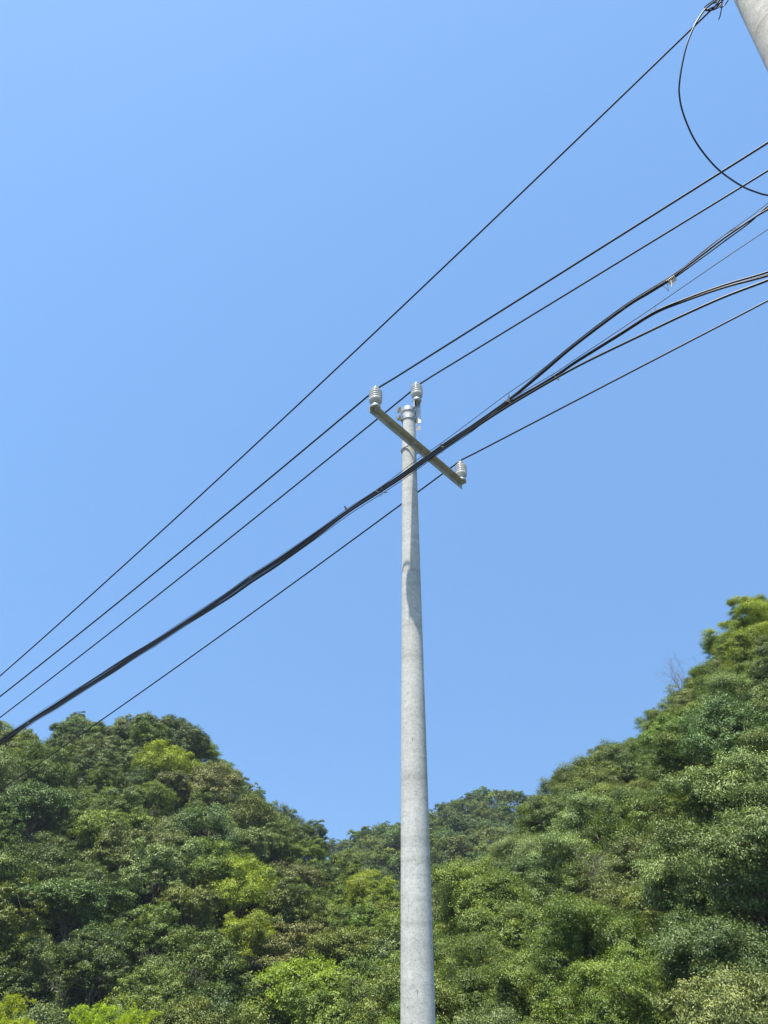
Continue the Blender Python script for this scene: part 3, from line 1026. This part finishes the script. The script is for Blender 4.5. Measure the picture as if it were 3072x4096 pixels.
mb.tube([pb + dk * rb_, pb + dk * (rb_ + 0.03), KN + z3 * 0.25 - dk * 0.02, KN + z3 * 0.03, KN + dk * 0.01, KN - z3 * 0.01 - dk * 0.02], 0.006, 8)
mb.build('hook', M_GALV, bnd)

# ------------------------------------------------------------------ wires
def quad_span(trace, c, deg=2, ext=(0, 0), n=40):
    P = np.array([on_plane(px, py, c) for px, py in trace])
    t = P[:, :2] @ U
    f = np.polyfit(t, P[:, 2], deg)
    ts = np.linspace(t.min() - ext[0], t.max() + ext[1], n)
    base = N * c
    return [np.array([*(base + U * q), np.polyval(f, q)]) for q in ts]
def wire(name, pts, r, mat, label, cat='cable', group=None, n=8):
    mb = MB()
    mb.tube(pts, r, n)
    o = mb.build(name, mat, None)
    return tag(o, label, cat, group)
def cat_rom(P, k=8):
    P = [np.asarray(p, float) for p in P]
    Q = [2 * P[0] - P[1]] + P + [2 * P[-1] - P[-2]]
    out = []
    for i in range(1, len(Q) - 2):
        for j in range(k):
            t = j / k
            a, b, c, d = Q[i - 1], Q[i], Q[i + 1], Q[i + 2]
            out.append(0.5 * ((2 * b) + (c - a) * t + (2 * a - 5 * b + 4 * c - d) * t * t + (3 * b - a - 3 * c + d) * t ** 3))
    out.append(P[-1])
    return out
def power(trace_l, trace_r, ins, label):
    tie = ins + np.array([0, 0, 0.272]) + n3 * 0.050
    c = float(N @ tie[:2])
    L = quad_span(trace_l, c, 2, (14, 0))
    R = quad_span(trace_r, c, 2, (0, 5))
    tt = float(tie[:2] @ U)
    def at_tie(tr):
        P = np.array([on_plane(x, y, c) for x, y in tr])
        return float(np.polyval(np.polyfit(P[:, :2] @ U, P[:, 2], 2), tt))
    tie[2] = 0.5 * (at_tie(trace_l) + at_tie(trace_r))
    print('TIE', tie[2] - ins[2])
    L = [p for p in L if p[:2] @ U < tt - 0.10]
    R = [p for p in R if p[:2] @ U > tt + 0.10]
    wire('power_cable', L + [tie] + R, 0.0105, M_BLACK, label, 'power cable', 'power cables on the insulators')
power([(0, 2788), (200, 2627), (400, 2465), (800, 2144), (1039, 1950), (1400, 1644), (1470, 1584)],
      [(1508, 1557), (1625, 1482), (1900, 1309), (2300, 1058), (2705, 801), (2886, 689), (3072, 570)], INS_L,
      'black power cable tied to the insulator on the left end of the crossarm')
power([(0, 2872), (90, 2800), (400, 2560), (800, 2248), (1175, 1950), (1400, 1764), (1520, 1667), (1640, 1568)],
      [(1676, 1537), (1770, 1480), (1900, 1398), (2400, 1094), (2885, 801), (2970, 745), (3072, 680)], INS_T,
      'black power cable tied to the insulator on top of the concrete pole')
power([(0, 3160), (420, 2868), (665, 2700), (900, 2530), (1081, 2400), (1300, 2240), (1425, 2150), (1608, 2015), (1675, 1965), (1780, 1888)],
      [(1845, 1843), (1950, 1785), (2018, 1750), (2350, 1580), (2595, 1450), (2800, 1345), (3072, 1202)], INS_R,
      'black power cable tied to the insulator on the right end of the crossarm')

# thin cable from the nearer pole, uppermost in the picture
cA = float(N @ at_depth(2865, 15, 4.45)[:2])
A_tr = [(0, 2705), (118, 2600), (400, 2345), (800, 1984), (1302, 1520), (1450, 1377), (1900, 948), (2055, 800), (2508, 360), (2600, 275), (2700, 183), (2765, 121), (2835, 52), (2865, 15)]
pa_ = quad_span(A_tr, cA, 3, (0, 0), 60)
d0 = pa_[0] - pa_[1]
pa_ = [pa_[0] + d0 * k for k in range(60, 0, -4)] + pa_ + [at_depth(2885, -10, 4.45), KN]
wire('thin_cable', pa_, 0.0058, M_BLACK, 'thin black cable running alone above the others down from the near pole', 'cable')

# slack loop hanging from the knot
LOOP = [(2880, -8), (2853, 10), (2817, 42), (2784, 92), (2759, 147), (2741, 203), (2725, 280), (2717, 344), (2718, 385), (2727, 434), (2748, 495), (2781, 564), (2831, 633), (2886, 689), (2965, 743), (3023, 768), (3072, 781), (3150, 785), (3260, 760), (3400, 690)]
lp = [at_depth(x, y, 4.35 - 0.0009 * max(0, x - 2880) - 0.12 * math.sin(min(1, i / 12) * 3.14)) for i, (x, y) in enumerate(LOOP)]
wire('cable_loop', cat_rom([KN] + lp, 6), 0.0050, M_BLACK, 'slack black cable loop curving down from the near pole at the top right', 'cable')

# knot: turns of the same wire wound round cable and loop, with loose tails
kn = empty('cable_knot', tuple(KN), 'tangled tie of black wire with loose tails at the top, left of the near pole', 'wire knot')
kt = [[(2900, -25), (2880, 12), (2850, 30), (2822, 38), (2818, 30), (2845, 8), (2880, -20)],
      [(2905, -30), (2884, 18), (2862, 36), (2838, 42), (2822, 40), (2838, 20), (2870, 6), (2898, -22)],
      [(2890, -30), (2870, -5), (2848, 15), (2826, 36), (2848, 40), (2868, 28), (2884, 8), (2896, -20)]]
for i, tr in enumerate(kt):
    mb = MB()
    mb.tube(cat_rom([at_depth(x, y, 4.43 + 0.03 * math.sin(2.1 * j + i)) for j, (x, y) in enumerate(tr)], 6), 0.0038, 7)
    mb.build('coil', M_BLACK if i != 1 else M_BLACK2, kn)
for tr in ([(2887, 8), (2888, 22), (2884, 45), (2880, 65), (2874, 80)], [(2918, -12), (2910, 6), (2899, 20), (2887, 30), (2880, 27)]):
    mb = MB()
    mb.tube(cat_rom([at_depth(x, y, 4.42) for x, y in tr], 6), [0.0032] * (6 * (len(tr) - 1)) + [0.0014], 7)
    mb.build('tail', M_BLACK, kn)

# ------------------------------------------------------------------ bundle of telephone cables
cB0 = float(N @ POLE) - 2.20
CEN = [(-260, 3142), (-100, 3034), (0, 2967), (55, 2930), (111, 2893), (160, 2861), (212, 2829), (290, 2779), (371, 2728), (450, 2677), (530, 2625), (621, 2570), (743, 2489), (902, 2388), (1003, 2316), (1114, 2244),
       (1273, 2133), (1390, 2047), (1528, 1956), (1623, 1893), (1780, 1781), (1900, 1701)]
def GAP(x):
    return math.exp(-((x - 1010) / 230) ** 2) + 0.8 * math.exp(-((x - 240) / 70) ** 2) + 0.6 * math.exp(-((x - 470) / 90) ** 2)
def bundle_trace(off, wav, seed):
    out = []
    for i, (x, y) in enumerate(CEN):
        o = off(x) + 0.6 * wav * math.sin(x * 0.0061 + seed) + 0.25 * wav * math.sin(x * 0.017 + 2 * seed)
        out.append((x - 0.57 * o * 0.9, y - 0.82 * o))
    return out
PINCH = lambda x: 0.62 + 0.38 * abs(math.sin((x - 110) * 0.0049))
G1R = [(2041, 1595), (2170, 1487), (2300, 1378), (2500, 1228), (2600, 1165), (2693, 1107), (2800, 1026), (2900, 950), (3000, 882), (3072, 838), (3300, 720)]
G1bR = [(2041, 1600), (2170, 1494), (2300, 1384), (2500, 1234), (2600, 1172), (2693, 1114), (2800, 1037), (2900, 963), (3000, 889), (3072, 824), (3300, 640)]
G1cR = [(2041, 1590), (2170, 1480), (2300, 1371), (2500, 1221), (2600, 1159), (2693, 1101), (2800, 1015), (2900, 938), (3000, 883), (3072, 832), (3300, 690)]
G2R = [(2041, 1610), (2220, 1503), (2300, 1448), (2481, 1334), (2619, 1248), (2752, 1192), (2904, 1138), (3072, 1088), (3300, 1010)]
G2bR = [(2041, 1615), (2220, 1508), (2300, 1453), (2481, 1340), (2619, 1254), (2752, 1200), (2904, 1148), (3072, 1103), (3300, 1030)]
G2cR = [(2041, 1620), (2234, 1507), (2360, 1440), (2571, 1338), (2752, 1252), (2904, 1185), (3072, 1121), (3300, 1030)]
M1R = [(2021, 1581), (2155, 1488), (2300, 1369), (2500, 1219), (2693, 1098), (2800, 1018), (2900, 938), (3000, 868), (3072, 812), (3300, 640)]
M2R = [(2041, 1600), (2220, 1492), (2300, 1438), (2455, 1335), (2600, 1238), (2760, 1128), (2900, 1032), (3072, 917), (3300, 765)]
def bwire(off, wav, seed, right, dc, r, mat, label, name='telephone_cable', left_stop=99999):
    tr = [p for p in bundle_trace(off, wav, seed) if p[0] < left_stop] + right
    P = [on_plane(x, y, cB0 + dc) for x, y in tr]
    a = P[0] - P[1]
    P = [P[0] + a * 3.0] + P
    return wire(name, cat_rom(P, 7), r, mat, label, 'cable', 'bundle of telephone cables')
bwire(lambda x: 7 * PINCH(x), 1.5, 0.3, G1R, 0.000, 0.0062, M_BLACK, 'black cable uppermost of the branch tied with beige wire')
bwire(lambda x: 3 * PINCH(x), 2.0, 1.7, G1bR, 0.020, 0.0046, M_BLACK2, 'weathered black cable twisting under the beige wire wrap')
bwire(lambda x: 9 * PINCH(x) + 1.5 * GAP(x), 1.2, 2.9, G1cR, 0.018, 0.0026, M_STRAND, 'slim grey cable twisted into the branch with beige wrap')
bwire(lambda x: -1 * PINCH(x), 2.0, 3.6, G2R, -0.006, 0.0062, M_BLACK, 'upper black cable of the pair curving away at the right')
bwire(lambda x: -5 * PINCH(x) - 3.0 * GAP(x), 2.0, 4.4, G2bR, 0.012, 0.0062, M_BLACK2, 'lower black cable of the pair curving away at the right')
bwire(lambda x: -8 * PINCH(x) - 4.5 * GAP(x), 2.2, 5.2, G2cR, -0.020, 0.0075, M_BLACK, 'thick black cable leaving the bundle lowest at the right')
bwire(lambda x: 10.5 + 3.0 * GAP(x), 1.0, 0.9, [(1672, 1836), (1760, 1776), (1883, 1685)] + M1R, 0.004, 0.0024, M_STRAND, 'thin steel strand along the top of the cable bundle', 'steel_strand', 1600)
bwire(lambda x: -15 if x > 1500 else -13 if x > 1150 else -12 - 3 * GAP(x), 1.0, 2.2, [(1791 + 110, 1716)] + M2R, -0.014, 0.0026, M_STRAND, 'thin steel strand crossing alone between the cable branches at right', 'steel_strand', 1790)
bwire(lambda x: 1 * PINCH(x), 2.4, 6.1, [(2041, 1606), (2190, 1520), (2300, 1449), (2481, 1337), (2619, 1251), (2752, 1197), (2904, 1146), (3072, 1098), (3300, 1022)], 0.030, 0.0045, M_BLACK2, 'slimmest black cable between the curving pair at the right of the bundle')

# beige wire wrapped round the upper branch
cW = cB0 + 0.012
q0, q1 = on_plane(2672, 1131, cW), on_plane(2702, 1109, cW)
axw = unit(q1 - q0)
s1 = unit(np.cross(axw, z3)); s2 = np.cross(s1, axw)
wp = empty('wire_wrap', tuple(q0), 'beige binding wire wound in tight turns round the upper cable branch', 'wire wrap')
mb = MB()
pts = []
for i in range(150):
    t = i / 149
    w = t * 2 * math.pi * 5.5
    pts.append(q0 + (q1 - q0) * t + 0.0185 * (s1 * math.cos(w) + s2 * math.sin(w)))
mb.tube(pts, 0.0026, 7)
mb.build('coil', M_WRAP, wp)
for tr in ([(2684, 1122), (2686, 1136), (2687, 1148)], [(2686, 1140), (2694, 1132), (2701, 1125)]):
    mb = MB()
    mb.tube(cat_rom([on_plane(x, y, cB0 - 0.02) for x, y in tr], 5), 0.003, 6)
    mb.build('tail', M_WRAP, wp)

# wire hangers and clips along the bundle
def hanger(traces, where, tab=None, mat=M_HOOK, r=0.0017):
    p0 = on_plane(*traces[0][0], cB0 - 0.02)
    o = empty('cable_clip', tuple(p0), where, 'cable clip', 'clips along the cable bundle')
    for tr in traces:
        mb = MB()
        mb.tube(cat_rom([on_plane(x, y, cB0 - 0.02) for x, y in tr], 5), r, 6)
        mb.build('hook_wire', mat, o)
    if tab:
        (x0, y0), (x1, y1), wd = tab
        a, b = on_plane(x0, y0, cB0 - 0.022), on_plane(x1, y1, cB0 - 0.022)
        d = unit(b - a)
        s = unit(np.cross(d, n3))
        mb = MB()
        ln = np.linalg.norm(b - a)
        prof = [(0, 0.55), (0.35, 1.0), (0.75, 0.9), (1.0, 0.45)]
        vs = []
        for t, w in prof:
            w = w * 0.7
            for sg in (-1, 1):
                for dn in (-0.0012, 0.0012):
                    vs.append(a + d * ln * t + s * wd * w * sg + n3 * dn)
        fs = []
        for i in range(3):
            k = i * 4
            fs += [(k, k + 4, k + 6, k + 2), (k + 1, k + 3, k + 7, k + 5), (k, k + 1, k + 5, k + 4), (k + 2, k + 6, k + 7, k + 3)]
        fs += [(0, 2, 3, 1), (12, 13, 15, 14)]
        mb.add(vs, fs)
        mb.build('tab', mat, o, smooth=False)
    return o
hanger([[(1390, 2030), (1393, 2042), (1391, 2056)]], 'dark clip with an upright oval tab on the bundle left of the pole', ((1388, 2042), (1378, 2024), 0.012))
hanger([[(1500, 1962), (1528, 1975), (1524, 1982), (1519, 1988)], [(1522, 1945), (1530, 1962), (1526, 1976)]], 'twisted clip with a loose pointed tail under the bundle beside the pole', ((1532, 1971), (1551, 1969), 0.006))
hanger([[(1764, 1776), (1769, 1792), (1767, 1808), (1772, 1812)], [(1758, 1782), (1775, 1788), (1790, 1784), (1797, 1794)]], 'small dark clip on the bundle where it crosses the crossarm', ((1758, 1784), (1768, 1777), 0.010))
hanger([[(2036, 1566), (2035, 1580), (2033, 1592), (2040, 1604), (2043, 1608)], [(2003, 1596), (2020, 1602), (2032, 1606), (2040, 1612)]], 'dark clamp where the upper branch leaves the bundle', ((2036, 1583), (2035, 1606), 0.012))
hanger([[(2205, 1505), (2214, 1495), (2213, 1490)], [(2238, 1478), (2240, 1488), (2232, 1495)], [(2216, 1499), (2222, 1508), (2232, 1514)]], 'clip with a small hanging tab where the lower branches part', ((2222, 1508), (2236, 1520), 0.011))
hanger([[(2488, 1238), (2491, 1220), (2498, 1236)]], 'thin wire triangle standing on the upper branch')
hanger([[(2620, 1246), (2621, 1228), (2623, 1219)], [(2600, 1238), (2604, 1246), (2608, 1252)]], 'thin wire hook between the lone strand and the curving pair')
hanger([[(2651, 1145), (2664, 1152), (2672, 1162), (2674, 1164), (2672, 1150), (2669, 1135)]], 'fine bent wire hanging just left of the beige wrap')
hanger([[(740, 2484), (748, 2494), (742, 2500), (736, 2496)], [(716, 2492), (718, 2498)]], 'small dark clip below the bundle halfway to the left edge', ((738, 2498), (750, 2494), 0.009))
hanger([[(596, 2572), (598, 2566)], [(615, 2578), (624, 2582), (622, 2588), (614, 2586)]], 'small ring clip below the bundle further left')
hanger([[(107, 2884), (113, 2896), (111, 2902)], [(92, 2918), (98, 2916), (97, 2922)]], 'dark clamp pinching the bundle near the left edge', ((108, 2886), (115, 2895), 0.012))
hanger([[(996, 2300), (1000, 2310), (1004, 2320)]], 'small clamp on the bundle between pole and left edge', ((998, 2306), (1006, 2314), 0.012))
print('NAMES', {n: sum(1 for t in TREES if t['name'] == n) for n in ('broadleaf_tree', 'evergreen_tree')})
print('TREES', len(TREES), {h: sum(1 for t in TREES if t['hill'] == h) for h in ('left', 'right', 'far')}, 'tris', sum(len(m.polygons) for m in bpy.data.meshes))
